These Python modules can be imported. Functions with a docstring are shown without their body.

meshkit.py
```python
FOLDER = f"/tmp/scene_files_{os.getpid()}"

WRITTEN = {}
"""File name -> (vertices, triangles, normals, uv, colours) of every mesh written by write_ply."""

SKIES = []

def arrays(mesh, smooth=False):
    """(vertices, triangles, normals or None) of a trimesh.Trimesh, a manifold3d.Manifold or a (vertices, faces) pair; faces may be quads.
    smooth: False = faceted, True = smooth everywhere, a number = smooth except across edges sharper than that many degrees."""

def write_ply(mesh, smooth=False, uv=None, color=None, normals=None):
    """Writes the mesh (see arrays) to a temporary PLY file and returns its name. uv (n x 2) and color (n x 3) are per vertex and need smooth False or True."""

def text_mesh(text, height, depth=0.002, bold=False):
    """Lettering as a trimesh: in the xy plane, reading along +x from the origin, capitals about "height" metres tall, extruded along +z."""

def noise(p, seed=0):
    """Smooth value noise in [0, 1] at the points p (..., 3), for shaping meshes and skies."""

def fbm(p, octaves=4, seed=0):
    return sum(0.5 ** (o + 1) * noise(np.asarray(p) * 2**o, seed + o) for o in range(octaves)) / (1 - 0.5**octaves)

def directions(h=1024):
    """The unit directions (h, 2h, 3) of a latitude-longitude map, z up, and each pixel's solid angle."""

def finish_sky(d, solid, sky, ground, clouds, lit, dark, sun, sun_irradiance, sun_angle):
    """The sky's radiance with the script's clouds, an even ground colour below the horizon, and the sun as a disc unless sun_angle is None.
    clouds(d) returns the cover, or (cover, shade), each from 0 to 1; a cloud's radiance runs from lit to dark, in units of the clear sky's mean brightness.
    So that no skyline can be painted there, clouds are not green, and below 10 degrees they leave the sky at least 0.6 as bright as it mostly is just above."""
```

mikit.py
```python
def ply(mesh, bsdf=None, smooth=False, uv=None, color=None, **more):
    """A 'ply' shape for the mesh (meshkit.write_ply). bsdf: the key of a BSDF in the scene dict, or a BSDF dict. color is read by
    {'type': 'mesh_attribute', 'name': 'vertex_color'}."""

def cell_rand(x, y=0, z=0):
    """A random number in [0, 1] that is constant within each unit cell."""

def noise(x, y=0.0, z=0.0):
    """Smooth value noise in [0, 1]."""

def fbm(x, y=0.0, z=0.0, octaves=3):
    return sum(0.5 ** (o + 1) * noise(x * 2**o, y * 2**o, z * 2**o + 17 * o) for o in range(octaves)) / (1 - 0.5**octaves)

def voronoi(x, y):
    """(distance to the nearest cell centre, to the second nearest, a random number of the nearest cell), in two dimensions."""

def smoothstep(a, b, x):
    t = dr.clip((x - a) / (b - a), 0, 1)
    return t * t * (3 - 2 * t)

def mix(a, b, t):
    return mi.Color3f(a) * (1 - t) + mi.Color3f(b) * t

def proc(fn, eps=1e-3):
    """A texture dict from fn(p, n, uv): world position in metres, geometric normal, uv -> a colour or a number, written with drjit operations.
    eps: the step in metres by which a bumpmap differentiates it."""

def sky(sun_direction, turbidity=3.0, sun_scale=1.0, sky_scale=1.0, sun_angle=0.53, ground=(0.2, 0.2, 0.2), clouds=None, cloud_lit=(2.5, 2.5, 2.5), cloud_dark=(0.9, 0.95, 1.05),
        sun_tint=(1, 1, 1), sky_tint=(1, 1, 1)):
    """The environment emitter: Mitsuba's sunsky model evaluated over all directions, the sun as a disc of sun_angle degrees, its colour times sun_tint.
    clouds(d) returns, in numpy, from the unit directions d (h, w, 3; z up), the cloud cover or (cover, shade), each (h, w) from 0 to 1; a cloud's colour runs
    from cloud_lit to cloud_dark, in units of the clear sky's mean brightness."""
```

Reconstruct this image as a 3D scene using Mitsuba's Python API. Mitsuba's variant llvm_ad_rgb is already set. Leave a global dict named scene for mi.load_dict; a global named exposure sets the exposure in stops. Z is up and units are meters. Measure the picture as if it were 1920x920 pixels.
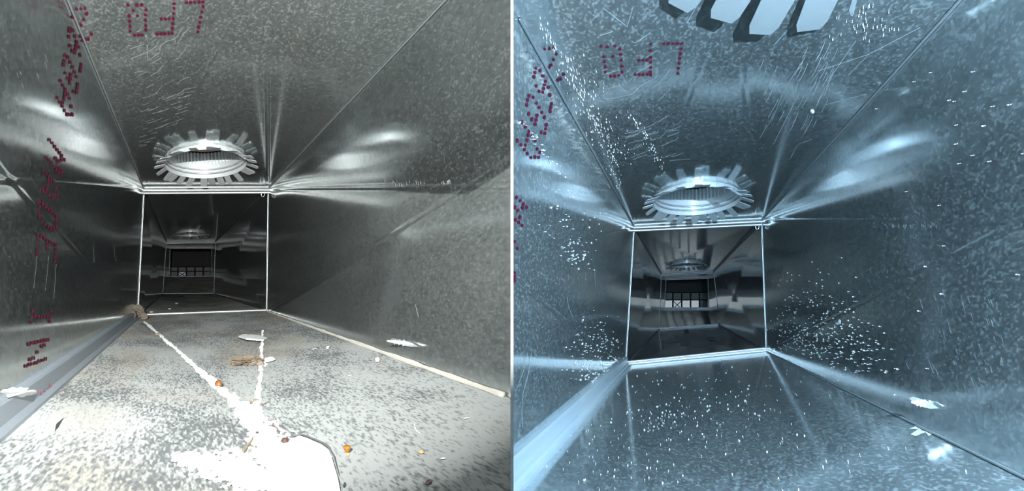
import math, random
import numpy as np, trimesh
import drjit as dr
import mitsuba as mi
import mikit, meshkit
from mikit import proc, noise, fbm, voronoi, cell_rand, smoothstep, mix

scene, labels = {}, {}
rng = np.random.default_rng(7)
random.seed(7)

# ------------------------------------------------------------------ camera, lamps, exposure
F = 1400.0                     # focal length in pixels of the 1920 x 920 frame
PX, PY = 808.0, 553.0          # principal point (lens shift)
exposure = 0.0
T = mi.ScalarTransform4f
scene['camera'] = {'type': 'perspective', 'fov': math.degrees(2*math.atan(960/F)), 'fov_axis': 'x', 'near_clip': 0.02, 'far_clip': 100.0,
                   'principal_point_offset_x': (960-PX)/1920, 'principal_point_offset_y': (460-PY)/920,
                   'to_world': T().look_at(origin=[0, 0, 0], target=[0, 1, 0], up=[0, 0, 1])}


def ray(x, y):
    return np.array([(x-PX)/F, 1.0, (PY-y)/F])


LAMP_L, LAMP_R = np.array([-0.05, -0.04, 0.085]), np.array([0.19, 0.01, 0.10])
scene['lamp_warm'] = {'type': 'spot', 'sampling_weight': 12.0, 'cutoff_angle': 36.0, 'beam_width': 5.0, 'intensity': {'type': 'rgb', 'value': [13.6, 14.2, 13.8]},
                      'to_world': T().look_at(origin=LAMP_L.tolist(), target=(ray(410, 380)*2.1).tolist(), up=[0, 0, 1])}
scene['lamp_cool'] = {'type': 'spot', 'sampling_weight': 12.0, 'cutoff_angle': 46.0, 'beam_width': 16.0, 'intensity': {'type': 'rgb', 'value': [5.6, 8.8, 11.7]},
                      'to_world': T().look_at(origin=LAMP_R.tolist(), target=(ray(1430, 480)*1.8).tolist(), up=[0, 0, 1])}

# ------------------------------------------------------------------ materials
def P(base, rough=0.4, metal=0.0, spec=0.5, **k):
    rgb = lambda c: c if isinstance(c, dict) else {'type': 'rgb', 'value': list(c)}
    return {'type': 'twosided', 'bsdf': {'type': 'principled', 'base_color': rgb(base), 'roughness': rough, 'metallic': metal, 'specular': spec, **k}}


def spangle(uv, k=260.0):
    u = uv.x*k + 1.3*noise(uv.x*40, uv.y*40); v = uv.y*k + 1.3*noise(uv.x*40+9, uv.y*40+5)
    return voronoi(u, v)[2]


def steel_base(p, n, uv):
    r = spangle(uv)
    cloud = fbm(uv.x*7, uv.y*7, 3.0)
    t = 0.66 + 0.13*(r-0.5) + 0.20*(cloud-0.5)
    return mi.Color3f(t*0.93, t*1.0, t*1.0)


def steel_rough(p, n, uv):
    return 0.095 + 0.035*spangle(uv) + 0.045*(fbm(uv.x*9, uv.y*9, 8.0)-0.5)


def steel_metal(p, n, uv):
    return 0.95 - 0.06*smoothstep(0.55, 0.95, noise(uv.x*700, uv.y*700, 2.0))


def clean_metal(p, n, uv):
    return 0.88 - 0.16*smoothstep(0.5, 0.95, noise(uv.x*620, uv.y*620, 2.0))


scene['m_steel_clean'] = P(proc(steel_base), proc(steel_rough), proc(clean_metal))
scene['m_steel'] = P(proc(steel_base), proc(steel_rough), proc(steel_metal))


def dust_amount(uv):
    return smoothstep(0.33, 0.66, 0.55*fbm(uv.x*800, uv.y*420, 4.0, octaves=2) + 0.45*fbm(uv.x*18, uv.y*18, 1.0) + 0.06)


def dusty_base(p, n, uv):
    d = dust_amount(uv)
    tan = smoothstep(0.45, 0.75, fbm(uv.x*9, uv.y*9, 21.0))
    c = mix(mi.Color3f(0.29, 0.294, 0.29), mi.Color3f(0.25, 0.227, 0.20), tan)
    return mix(mi.Color3f(0.115, 0.12, 0.122), c, d)


def dusty_metal(p, n, uv):
    return 0.35*(1-dust_amount(uv))


PANEL_W, PANEL_L = 0.353, 2.94


def wall_dust(uv):
    """Settled dust on the sheet facets that face upward, below the pressed creases."""
    a = (uv.y*2.5+0.84)/PANEL_L; b = uv.x/PANEL_W
    low = smoothstep(-0.004, 0.004, b-a)*0.60
    mid = smoothstep(-0.004, 0.004, b-(1-a))*(0.10+0.45*smoothstep(0.88, 0.55, a))
    base = smoothstep(0.86, 1.0, b)*0.5
    g = 0.45+0.75*fbm(uv.x*520, uv.y*520, 9.0, octaves=2)
    patch = 0.6+0.8*(fbm(uv.x*12, uv.y*12, 5.0)-0.2)
    return dr.clip(dr.maximum(dr.maximum(low, mid), base)*g*patch, 0, 1)


def dwall_base(p, n, uv):
    return mix(steel_base(p, n, uv), mi.Color3f(0.50, 0.51, 0.50), wall_dust(uv))


def dwall_metal(p, n, uv):
    return steel_metal(p, n, uv)*(1-0.30*wall_dust(uv))


scene['m_steel_dusty'] = P(proc(dwall_base), proc(steel_rough), proc(dwall_metal))
scene['m_dusty'] = P(proc(dusty_base), 0.95, proc(dusty_metal))
scene['m_cleat'] = P((0.93, 0.94, 0.94), 0.54, 0.9)
scene['m_seam'] = P((0.62, 0.64, 0.65), 0.33, 0.8)
scene['m_edge'] = P((0.46, 0.48, 0.49), 0.42, 0.75)
scene['m_collar'] = P((0.74, 0.76, 0.77), 0.38, 0.22)
scene['m_crimp'] = P((0.70, 0.72, 0.74), 0.5, 0.0)
scene['m_liner'] = P((0.74, 0.74, 0.73), 0.25, 0.1)
scene['m_liner_end'] = P((0.84, 0.78, 0.73), 0.4, 0.0)
scene['m_wire'] = P((0.86, 0.87, 0.88), 0.25, 0.5)
scene['m_ink'] = P((0.085, 0.005, 0.02), 0.6, spec=0.2)
scene['m_ink_faded'] = P((0.42, 0.13, 0.17), 0.5)
scene['m_scratch'] = P((0.62, 0.64, 0.64), 0.5, 0.5)
scene['m_white'] = P((0.86, 0.85, 0.82), 0.6)
scene['m_nosing'] = P((0.90, 0.87, 0.85), 0.6)
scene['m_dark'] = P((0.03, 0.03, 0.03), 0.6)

# ------------------------------------------------------------------ helpers
def add(key, mesh, bsdf, smooth=False, **k):
    scene[key] = mikit.ply(mesh, bsdf, smooth=smooth, **k)
    return key


def numbered(name):
    if name not in scene and name not in labels and not any(q.startswith(name+'__') for q in scene):
        return name
    i = 1
    while True:
        q = f'{name}_{i:03d}'
        if q not in scene and q not in labels and not any(z.startswith(q+'__') for z in scene):
            return q
        i += 1


def tag(key, label=None, category=None, group=None, kind=None):
    d = labels.setdefault(key, {})
    for a, b in (('label', label), ('category', category), ('group', group), ('kind', kind)):
        if b:
            d[a] = b
    return key


def unit(v):
    v = np.asarray(v, float)
    return v/np.linalg.norm(v, axis=-1, keepdims=True)


def tube(pts, r, sides=10, closed=False):
    p = np.asarray(pts, float)
    r = np.broadcast_to(np.asarray(r, float), (len(p),))
    t = unit(np.gradient(p, axis=0)) if not closed else unit(np.roll(p, -1, 0)-np.roll(p, 1, 0))
    ref = np.array([0, 0, 1.0]) if abs(t[0, 2]) < 0.9 else np.array([1.0, 0, 0])
    a = unit(np.cross(t, ref)); b = np.cross(t, a)
    ang = np.arange(sides)*2*np.pi/sides
    v = p[:, None]+r[:, None, None]*(np.cos(ang)[None, :, None]*a[:, None]+np.sin(ang)[None, :, None]*b[:, None])
    n = len(p); m = n if closed else n-1
    i, j = np.meshgrid(np.arange(m), np.arange(sides), indexing='ij')
    i2 = (i+1) % n; j2 = (j+1) % sides
    f = np.stack([i*sides+j, i*sides+j2, i2*sides+j2, i2*sides+j], -1).reshape(-1, 4)
    f = np.vstack([f[:, [0, 1, 2]], f[:, [0, 2, 3]]])
    v = v.reshape(-1, 3)
    if not closed:
        c0, c1 = len(v), len(v)+1
        v = np.vstack([v, p[0], p[-1]])
        k = np.arange(sides)
        f = np.vstack([f, np.stack([np.full(sides, c0), (k+1) % sides, k], -1),
                       np.stack([np.full(sides, c1), (n-1)*sides+k, (n-1)*sides+(k+1) % sides], -1)])
    return trimesh.Trimesh(v, f, process=False)


def cat(ms):
    return trimesh.util.concatenate(ms)


def grid_faces(n, m):
    i, j = np.meshgrid(np.arange(n-1), np.arange(m-1), indexing='ij')
    q = np.stack([i*m+j, (i+1)*m+j, (i+1)*m+j+1, i*m+j+1], -1).reshape(-1, 4)
    alt = ((i < (n-1)/2) != (j < (m-1)/2)).reshape(-1)
    A = np.vstack([q[:, [0, 1, 2]], q[:, [0, 2, 3]]])
    B = np.vstack([q[:, [0, 1, 3]], q[:, [1, 2, 3]]])
    return np.vstack([A[np.tile(~alt, 2)], B[np.tile(alt, 2)]])


STRETCH = 2.5
SPLIT = (960-PX)/F            # the divider stands in the plane x = SPLIT * y


# ------------------------------------------------------------------ the ducts
class Duct:
    def __init__(self, vp, s1, f1, frames):
        self.d = unit(ray(*vp)); self.s1 = s1
        self.c1 = [self.at(s1, *q) for q in f1]            # TL TR BR BL
        self.stations = [(-0.4*s1, [c-self.d*1.4*s1 for c in self.c1]), (s1, self.c1)]
        for s, q in frames:
            self.stations.append((s, [self.at(s, *z) for z in q]))

    def at(self, s, x, y):
        r = ray(x, y)
        return r*s/(r@self.d)


SIDES = {'ceiling': (0, 1), 'wall_right': (1, 2), 'floor': (3, 2), 'wall_left': (0, 3)}


class Panel:
    """One sheet of a duct side between two joints: a runs along the duct (0 near, 1 far), b across it; pressed with a shallow cross break."""

    def __init__(self, duct, k, side, depth, fans=()):
        self.duct, self.side, self.depth, self.fans, self.holes = duct, side, depth, fans, []
        A, B = duct.stations[k][1], duct.stations[k+1][1]
        i, j = SIDES[side]
        self.A0, self.A1, self.B0, self.B1 = A[i], A[j], B[i], B[j]
        self.sA, self.sB = duct.stations[k][0], duct.stations[k+1][0]
        self.W = np.linalg.norm(self.B1-self.B0); self.L = self.sB-self.sA
        n = unit(np.cross(self.B1-self.B0, self.B0-self.A0))
        centre = np.mean(np.array(B), 0)
        self.n = n if n@(self.B0-centre) > 0 else -n     # outward

    def flat(self, a, b):
        a, b = np.asarray(a)[..., None], np.asarray(b)[..., None]
        return (1-a)*((1-b)*self.A0+b*self.A1)+a*((1-b)*self.B0+b*self.B1)

    def h(self, a, b):
        a, b = np.asarray(a, float), np.asarray(b, float)
        e = np.stack([a, 1-a, b, 1-b], -1)*2
        k = 0.012
        m = -k*np.log(np.exp(-e/k).sum(-1)+1e-300)
        h = self.depth*np.maximum(m+k*np.log(1), 0)
        if self.depth > 0.01:
            for c in (a-b, a+b-1):
                h = h-0.00035*np.exp(-(c*self.W/0.0026)**2)
        for (ca, cb, th, wid, slope, reach) in self.fans:
            x = np.abs(a-ca)*self.L/STRETCH; y = np.abs(b-cb)*self.W
            r = np.hypot(x, y)+1e-9; t = np.arctan2(y, x)
            fall = np.exp(-(r/reach)**2)
            h = h+slope*wid*r*fall*np.exp(-0.5*((t-th)/wid)**2)
        return h

    def point(self, a, b, lift=0.0):
        return self.flat(a, b)+(self.h(a, b)-lift)[..., None]*self.n

    def find(self, x, y):
        """(a, b) where the line of sight through a pixel meets the sheet."""
        x, y = np.asarray(x, float), np.asarray(y, float)
        R = np.stack([(x-PX)/F, np.ones_like(x), (PY-y)/F], -1)
        P0 = self.A0; 
        t = (P0@self.n)/(R@self.n)
        a = np.zeros_like(x); b = np.zeros_like(x)
        for _ in range(4):
            pt = R*t[..., None]
            a = (pt@self.duct.d-self.sA)/self.L
            l0 = (1-a)[..., None]*self.A0+a[..., None]*self.B0; l1 = (1-a)[..., None]*self.A1+a[..., None]*self.B1
            w = l1-l0
            b = ((pt-l0)*w).sum(-1)/(w*w).sum(-1)
            off = ((self.point(a, b)-pt)@self.n)
            t = t+off/(R@self.n)
        return a, b

    def normal(self, a, b):
        e = 1e-3
        du = self.point(a+e, b)-self.point(a-e, b); dv = self.point(a, b+e)-self.point(a, b-e)
        n = unit(np.cross(du, dv))
        return np.where((n@self.n)[..., None] > 0, -n, n)         # inward

    def mesh(self, N, amin=0.0, clip=None):
        ga, gb = np.meshgrid(np.linspace(0, 1, N+1), np.linspace(0, 1, N+1), indexing='ij')
        if clip is not None:
            if self.side in ('floor', 'ceiling'):
                f0, f1 = self.flat(ga, 0*gb), self.flat(ga, 0*gb+1)
                g0, g1 = f0[..., 0]-SPLIT*f0[..., 1], f1[..., 0]-SPLIT*f1[..., 1]
                lim = g0/(g0-g1+1e-12)
                gb = np.where((g1 > 0) & (clip < 0), np.minimum(gb, lim), gb) if clip < 0 else np.where(g0 < 0, np.maximum(gb, lim), gb)
            else:
                b1 = np.linspace(0, 1, N+1); lo, hi = np.zeros(N+1), np.ones(N+1)
                for _ in range(40):
                    mid = (lo+hi)/2; q = self.point(mid, b1)
                    bad = (q[:, 0]-SPLIT*q[:, 1])*clip < 0
                    lo, hi = np.where(bad, mid, lo), np.where(bad, hi, mid)
                ga = np.maximum(ga, hi[None, :])
        v = self.point(ga, gb)
        uv = np.stack([gb*self.W, (self.sA+ga*self.L)/STRETCH], -1)
        f = grid_faces(N+1, N+1)
        g = ga.reshape(-1)
        for (ha, hb, hu) in self.holes:
            x = (g-ha)*self.L/STRETCH/hu; y = (gb.reshape(-1)-hb)*self.W/hu
            rho = np.hypot(x, y)
            f = f[rho[f].max(1) > 1]
            inn = (rho < 1) & (rho > 0)
            na, nb = ha+(g-ha)/np.where(inn, rho, 1), hb+(gb.reshape(-1)-hb)/np.where(inn, rho, 1)
            g2 = np.where(inn, na, g); b2 = np.where(inn, nb, gb.reshape(-1))
            v = v.reshape(-1, 3); v[inn] = self.point(g2[inn], b2[inn])
            uv = uv.reshape(-1, 2); uv[inn] = np.stack([b2[inn]*self.W, (self.sA+g2[inn]*self.L)/STRETCH], -1)
        f = f[g[f].min(1) >= amin-1e-9]
        v = v.reshape(-1, 3); uv = uv.reshape(-1, 2)
        area = np.linalg.norm(np.cross(v[f[:, 1]]-v[f[:, 0]], v[f[:, 2]]-v[f[:, 0]]), axis=1)
        f = f[area > 1e-9]
        fn = np.cross(v[f[:, 1]]-v[f[:, 0]], v[f[:, 2]]-v[f[:, 0]])@self.n
        f = np.where((fn > 0)[:, None], f[:, ::-1], f)           # face inward
        used = np.unique(f); remap = np.zeros(len(v), int); remap[used] = np.arange(len(used))
        return trimesh.Trimesh(v[used], remap[f], process=False), uv[used]


left = Duct((340, 526), 2.10, [(270, 354), (503, 353), (500, 583), (258, 592)],
            [(5.35, [(312, 453), (404, 452), (401, 550), (305, 551)]),
             (6.6, [(319, 463), (397, 463), (398, 518), (317, 519)]),
             (8.6, [(321, 466), (393, 466), (393, 520), (320, 520)])])
right = Duct((1276, 580), 2.0, [(1189, 424), (1428, 412), (1437, 659), (1173, 685)],
             [(4.9, [(1240, 513), (1338, 508), (1350, 610), (1236, 617)]),
              (6.0, [(1249, 521), (1327, 519), (1330, 579), (1245, 579)]),
              (8.0, [(1251, 524), (1324, 523), (1326, 580), (1248, 580)])])

# fans: (corner a, corner b, angle from the duct line, width, slope, reach)
FANS = {
    ('L', 'wall_right'): [(1, 0, 0.42, 0.15, 0.15, 0.30)],
    ('L', 'wall_left'): [(1, 0, 0.42, 0.15, 0.15, 0.30)],
    ('L', 'ceiling'): [(1, 1, 0.5, 0.2, 0.10, 0.10)],
    ('L', 'floor'): [],
    ('R', 'wall_right'): [(1, 0, 0.42, 0.15, 0.15, 0.30), (1, 1, 0.3, 0.2, 0.10, 0.30)],
    ('R', 'wall_left'): [(1, 0, 0.42, 0.15, 0.15, 0.30), (1, 1, 0.3, 0.2, 0.10, 0.30)],
    ('R', 'ceiling'): [(1, 1, 0.5, 0.2, 0.10, 0.10)],
    ('R', 'floor'): [],
}
SETTING = {
    'L': {'wall_left': 'left wall of the left duct, grey galvanised sheet with red dot lettering', 'wall_right': 'right wall of the left duct, dull grey sheet with diagonal creases',
          'ceiling': 'ceiling of the left duct, smooth grey sheet with red dot letters and a round hole', 'floor': 'floor of the left duct, steel sheet under pale gritty dust'},
    'R': {'wall_left': 'left wall of the right duct, blue grey sheet beside the pale divider', 'wall_right': 'right wall of the right duct, blue grey sheet speckled white near its far end',
          'ceiling': 'ceiling of the right duct, scratched blue grey sheet with red dot letters', 'floor': 'floor of the right duct, clean blue grey sheet'},
}
# round openings in the ceilings: seen centre, radius across the duct
HOLES = {('L', 'ceiling', 0): [(386, 304.5, 0.084)], ('L', 'ceiling', 1): [(357, 437, 0.084)],
         ('R', 'ceiling', 0): [(1305, 374, 0.084), (2010, -1050, 0.13)], ('R', 'ceiling', 1): [(1287, 495, 0.084)]}
panels, keys = {}, {}
for tagname, duct in (('L', left), ('R', right)):
    for side in SIDES:
        key = side if tagname == 'L' else side+'_001'
        keys[tagname, side] = key
        tag(key, SETTING[tagname][side], kind='structure')
        for k in range(4):
            pan = Panel(duct, k, side, (0.020, 0.016, 0.002, 0.002)[k], FANS[tagname, side] if k == 0 else ())
            panels[tagname, side, k] = pan
            for (x, y, hu) in HOLES.get((tagname, side, k), ()):
                ha, hb = pan.find(np.array([x]), np.array([y]))
                pan.holes.append((float(ha[0]), float(hb[0]), hu))
            clip = None
            if k == 0:
                if tagname == 'L' and side in ('floor', 'ceiling', 'wall_right'):
                    clip = -1
                if tagname == 'R' and side in ('floor', 'ceiling', 'wall_left'):
                    clip = 1
            m, uv = pan.mesh((220, 120, 16, 16)[k], 0.33 if k == 0 else 0, clip)
            mat = 'm_dusty' if (tagname, side) == ('L', 'floor') else 'm_steel_dusty' if (tagname, side, k) == ('L', 'wall_right', 0) else 'm_steel_clean' if k == 0 and (tagname == 'R' or side == 'ceiling') else 'm_steel'
            add(numbered(key+'__sheet'), m, mat, smooth=True, uv=uv)

# ------------------------------------------------------------------ joints and seams
def lerp(a, b, t):
    return a+(b-a)*t


tn = 0
def trim(mesh, mat, label, smooth=40):
    global tn
    tn += 1
    k = add(f'trim_{tn}', mesh, mat, smooth=smooth)
    return tag(k, label, kind='structure')


for tagname, duct in (('L', left), ('R', right)):
    where = 'left' if tagname == 'L' else 'right'
    for k in (1, 2, 3):
        TL, TR, BR, BL = duct.stations[k][1]
        d = duct.d; up = unit((TL-BL)); rt = unit(TR-TL)
        o = ('first', 'second', 'third')[k-1]
        r = (0.0038, 0.0036, 0.004)[k-1]
        tp = np.linspace(0, 1, 13)[:, None]
        trim(cat([tube(lerp(TL, TR, tp)-up*0.004, r), tube(lerp(TL, TR, tp)-up*(0.004+2.3*r)-d*0.012, r*0.85)]), 'm_cleat', f'bright double slip cleat along the ceiling at the {o} joint of the {where} duct')
        trim(cat([tube(lerp(BL, BR, tp)+up*0.003, r*0.9)] + ([tube(lerp(BL, BR, tp)+up*0.009, r*0.9)] if tagname == 'R' else [])), 'm_cleat', f'slip cleat across the floor at the {o} joint of the {where} duct')
        trim(tube(lerp(TL, BL, tp)+rt*0.001, r*0.4), 'm_edge', f'thin bright edge up the left wall at the {o} joint of the {where} duct')
        trim(tube(lerp(TR, BR, tp)-rt*0.001, r*0.4), 'm_edge', f'thin bright edge up the right wall at the {o} joint of the {where} duct')

# ------------------------------------------------------------------ divider between the ducts
def divider():
    y0, y1 = 0.315, 0.62
    def quad(y):
        return [np.array([(957.2-PX)/F*y, y, 0]), np.array([(962.8-PX)/F*y, y, 0])]
    a, b = quad(y0); c, e = quad(y1)
    v = []
    for q in (a, b, e, c):
        for z in (-0.17, 0.30):
            v.append(q+[0, 0, z])
    return trimesh.Trimesh(v, [], process=False).convex_hull if False else trimesh.convex.convex_hull(np.array(v))


add('trim_divider', divider(), 'm_nosing')
labels['trim_divider'] = {'label': 'thin pale upright divider edge between the two ducts', 'kind': 'structure'}

# ------------------------------------------------------------------ marks and small things on the sheets
def stamp(pan, x, y, rx, ry, lift, sides=9, dome=0.0):
    """A disc (or a low dome) lying on the sheet, its outline given by where it is seen."""
    n = len(x)
    t = np.arange(sides)*2*np.pi/sides
    X = np.concatenate([np.asarray(x, float)[:, None], np.asarray(x, float)[:, None]+(np.broadcast_to(rx, (n,))[:, None] if np.size(rx) != sides or n == sides else np.asarray(rx)[None])*np.cos(t)], 1)
    Y = np.concatenate([np.asarray(y, float)[:, None], np.asarray(y, float)[:, None]+(np.broadcast_to(ry, (n,))[:, None] if np.size(ry) != sides or n == sides else np.asarray(ry)[None])*np.sin(t)], 1)
    a, b = pan.find(X, Y)
    V = pan.point(a, b, lift)
    if dome:
        V[:, 0] -= pan.n*np.broadcast_to(dome, (n,))[:, None]
    f0 = np.stack([np.zeros(sides, int), 1+np.arange(sides), 1+(np.arange(sides)+1) % sides], -1)
    f = (f0[None]+(np.arange(n)*(sides+1))[:, None, None]).reshape(-1, 3)
    V = V.reshape(-1, 3)
    fn = np.cross(V[f[:, 1]]-V[f[:, 0]], V[f[:, 2]]-V[f[:, 0]])@pan.n
    f = np.where((fn > 0)[:, None], f[:, ::-1], f)
    return trimesh.Trimesh(V, f, process=False)


def ribbon(pan, pts, w, lift=0.0006):
    p = np.asarray(pts, float)
    q = [p[0]]
    for u, v in zip(p[:-1], p[1:]):
        m = max(1, int(np.linalg.norm(v-u)//12))
        q += [u+(v-u)*(i+1)/m for i in range(m)]
    p = np.array(q)
    g = np.gradient(p, axis=0) if len(p) > 1 else np.array([[1, 0]])
    g = unit(g); o = np.stack([-g[:, 1], g[:, 0]], -1)
    w = w*(0.5+0.5*rng.random(len(p)))[:, None]/2
    X = np.concatenate([p+o*w, p-o*w])
    a, b = pan.find(X[:, 0], X[:, 1])
    V = pan.point(a, b, lift)
    n = len(p); i = np.arange(n-1)
    f = np.vstack([np.stack([i, i+1, n+i+1], -1), np.stack([i, n+i+1, n+i], -1)])
    fn = np.cross(V[f[:, 1]]-V[f[:, 0]], V[f[:, 2]]-V[f[:, 0]])@pan.n
    f = np.where((fn > 0)[:, None], f[:, ::-1], f)
    return trimesh.Trimesh(V, f, process=False)


def px(pts, x0, y0, k):
    return [(x0+x/k, y0+y/k) for x, y in pts]


def characters(where, pan, chars, rx, ry, mat='m_ink'):
    for c in chars:
        q = np.array(c)
        m = stamp(pan, q[:, 0], q[:, 1], rx*(0.8+0.35*rng.random(len(q))), ry*(0.8+0.35*rng.random(len(q))), 0.0008)
        add(numbered(where+'__printed_character'), m, mat)


PL = lambda side, k=0: panels['L', side, k]
PR = lambda side, k=0: panels['R', side, k]

# left duct, ceiling letters
k6 = lambda c: px(c, 230, 0, 5.112)
characters('ceiling', PL('ceiling'), [
    k6([(50, 40), (135, 40), (180, 40), (100, 93), (222, 88), (60, 145), (140, 145), (218, 135), (65, 195), (218, 185), (70, 245), (220, 237), (70, 292), (220, 280), (112, 332), (150, 330), (185, 328)]),
    k6([(490, 28), (492, 72), (487, 123), (370, 175), (410, 175), (445, 172), (484, 172), (480, 220), (474, 265), (330, 320), (367, 317), (402, 317), (440, 314), (473, 313), (495, -20), (497, -60)]),
    k6([(770, 55), (757, 107), (747, 157), (738, 207), (728, 252), (720, 298), (610, 18), (650, 16), (690, 14), (730, 12), (768, 10)]),
    px([(572, 62), (605, 60), (637, 57), (648, 97), (626, 140), (606, 183), (684, 250), (660, 288), (642, 290)], 0, 0, 4)], 3.4, 3.2)
q4 = lambda c: px(c, 0, 0, 4)
k3 = lambda c: px(c, 40, 220, 3.2875)
kb = lambda c: px(c, 0, 540, 3.835)
characters('wall_left', PL('wall_left'), [
    q4([(545, 45), (548, 72), (543, 100), (540, 130), (595, 190), (605, 270), (615, 305), (635, 320)]),
    q4([(520, 215), (517, 235), (512, 275), (543, 228), (557, 272), (570, 312), (587, 352), (597, 412), (522, 343), (538, 382), (557, 395), (563, 370), (568, 345), (573, 318)]),
    q4([(483, 415), (505, 428), (478, 455), (472, 485), (522, 465), (538, 502), (555, 540), (568, 575), (485, 547), (502, 585), (518, 620), (523, 590), (528, 560), (606, 480), (603, 505), (598, 530)]),
    q4([(450, 605), (467, 640), (487, 668), (484, 690), (480, 715), (476, 740), (467, 768), (463, 795), (425, 733), (445, 765), (480, 828), (500, 858), (518, 858), (538, 858), (502, 705), (518, 738), (530, 797), (578, 632), (575, 660), (570, 690), (548, 685)]),
    k3([(170, 138), (187, 157), (203, 180), (218, 200), (233, 218), (246, 237), (262, 260), (245, 262), (208, 252), (225, 270)]),
    k3([(148, 245), (167, 262), (183, 282), (198, 303), (213, 322), (228, 340), (242, 358), (233, 312), (243, 335)]),
    k3([(132, 328), (150, 347), (165, 365), (180, 385), (197, 397), (163, 385), (160, 410), (155, 440), (150, 455), (112, 438), (131, 453), (170, 480), (187, 497), (205, 488), (222, 480), (210, 435)]),
    k3([(108, 522), (128, 533), (148, 550), (165, 565), (182, 578), (198, 592), (213, 603), (215, 625), (215, 648), (213, 675), (197, 692), (180, 685), (162, 673), (145, 660), (125, 645), (107, 608), (107, 580), (108, 552)]),
    k3([(98, 725), (120, 730), (138, 742), (155, 755), (175, 765), (192, 777), (208, 785), (98, 752), (96, 780), (94, 812), (93, 842), (157, 780), (155, 810), (209, 812), (207, 838), (205, 862), (203, 888)]),
    kb([(229, 165), (225, 207), (219, 243), (249, 200), (272, 203), (295, 203), (317, 200), (338, 203), (363, 165), (358, 200), (354, 237)]),
    kb([(203, 400), (228, 392), (252, 388), (275, 383), (297, 378), (320, 373), (340, 370), (297, 415), (315, 408), (265, 458), (213, 510), (238, 500), (182, 558), (208, 547), (232, 542), (257, 535), (280, 523), (302, 517), (325, 507)])], 2.3, 4.0)

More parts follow.
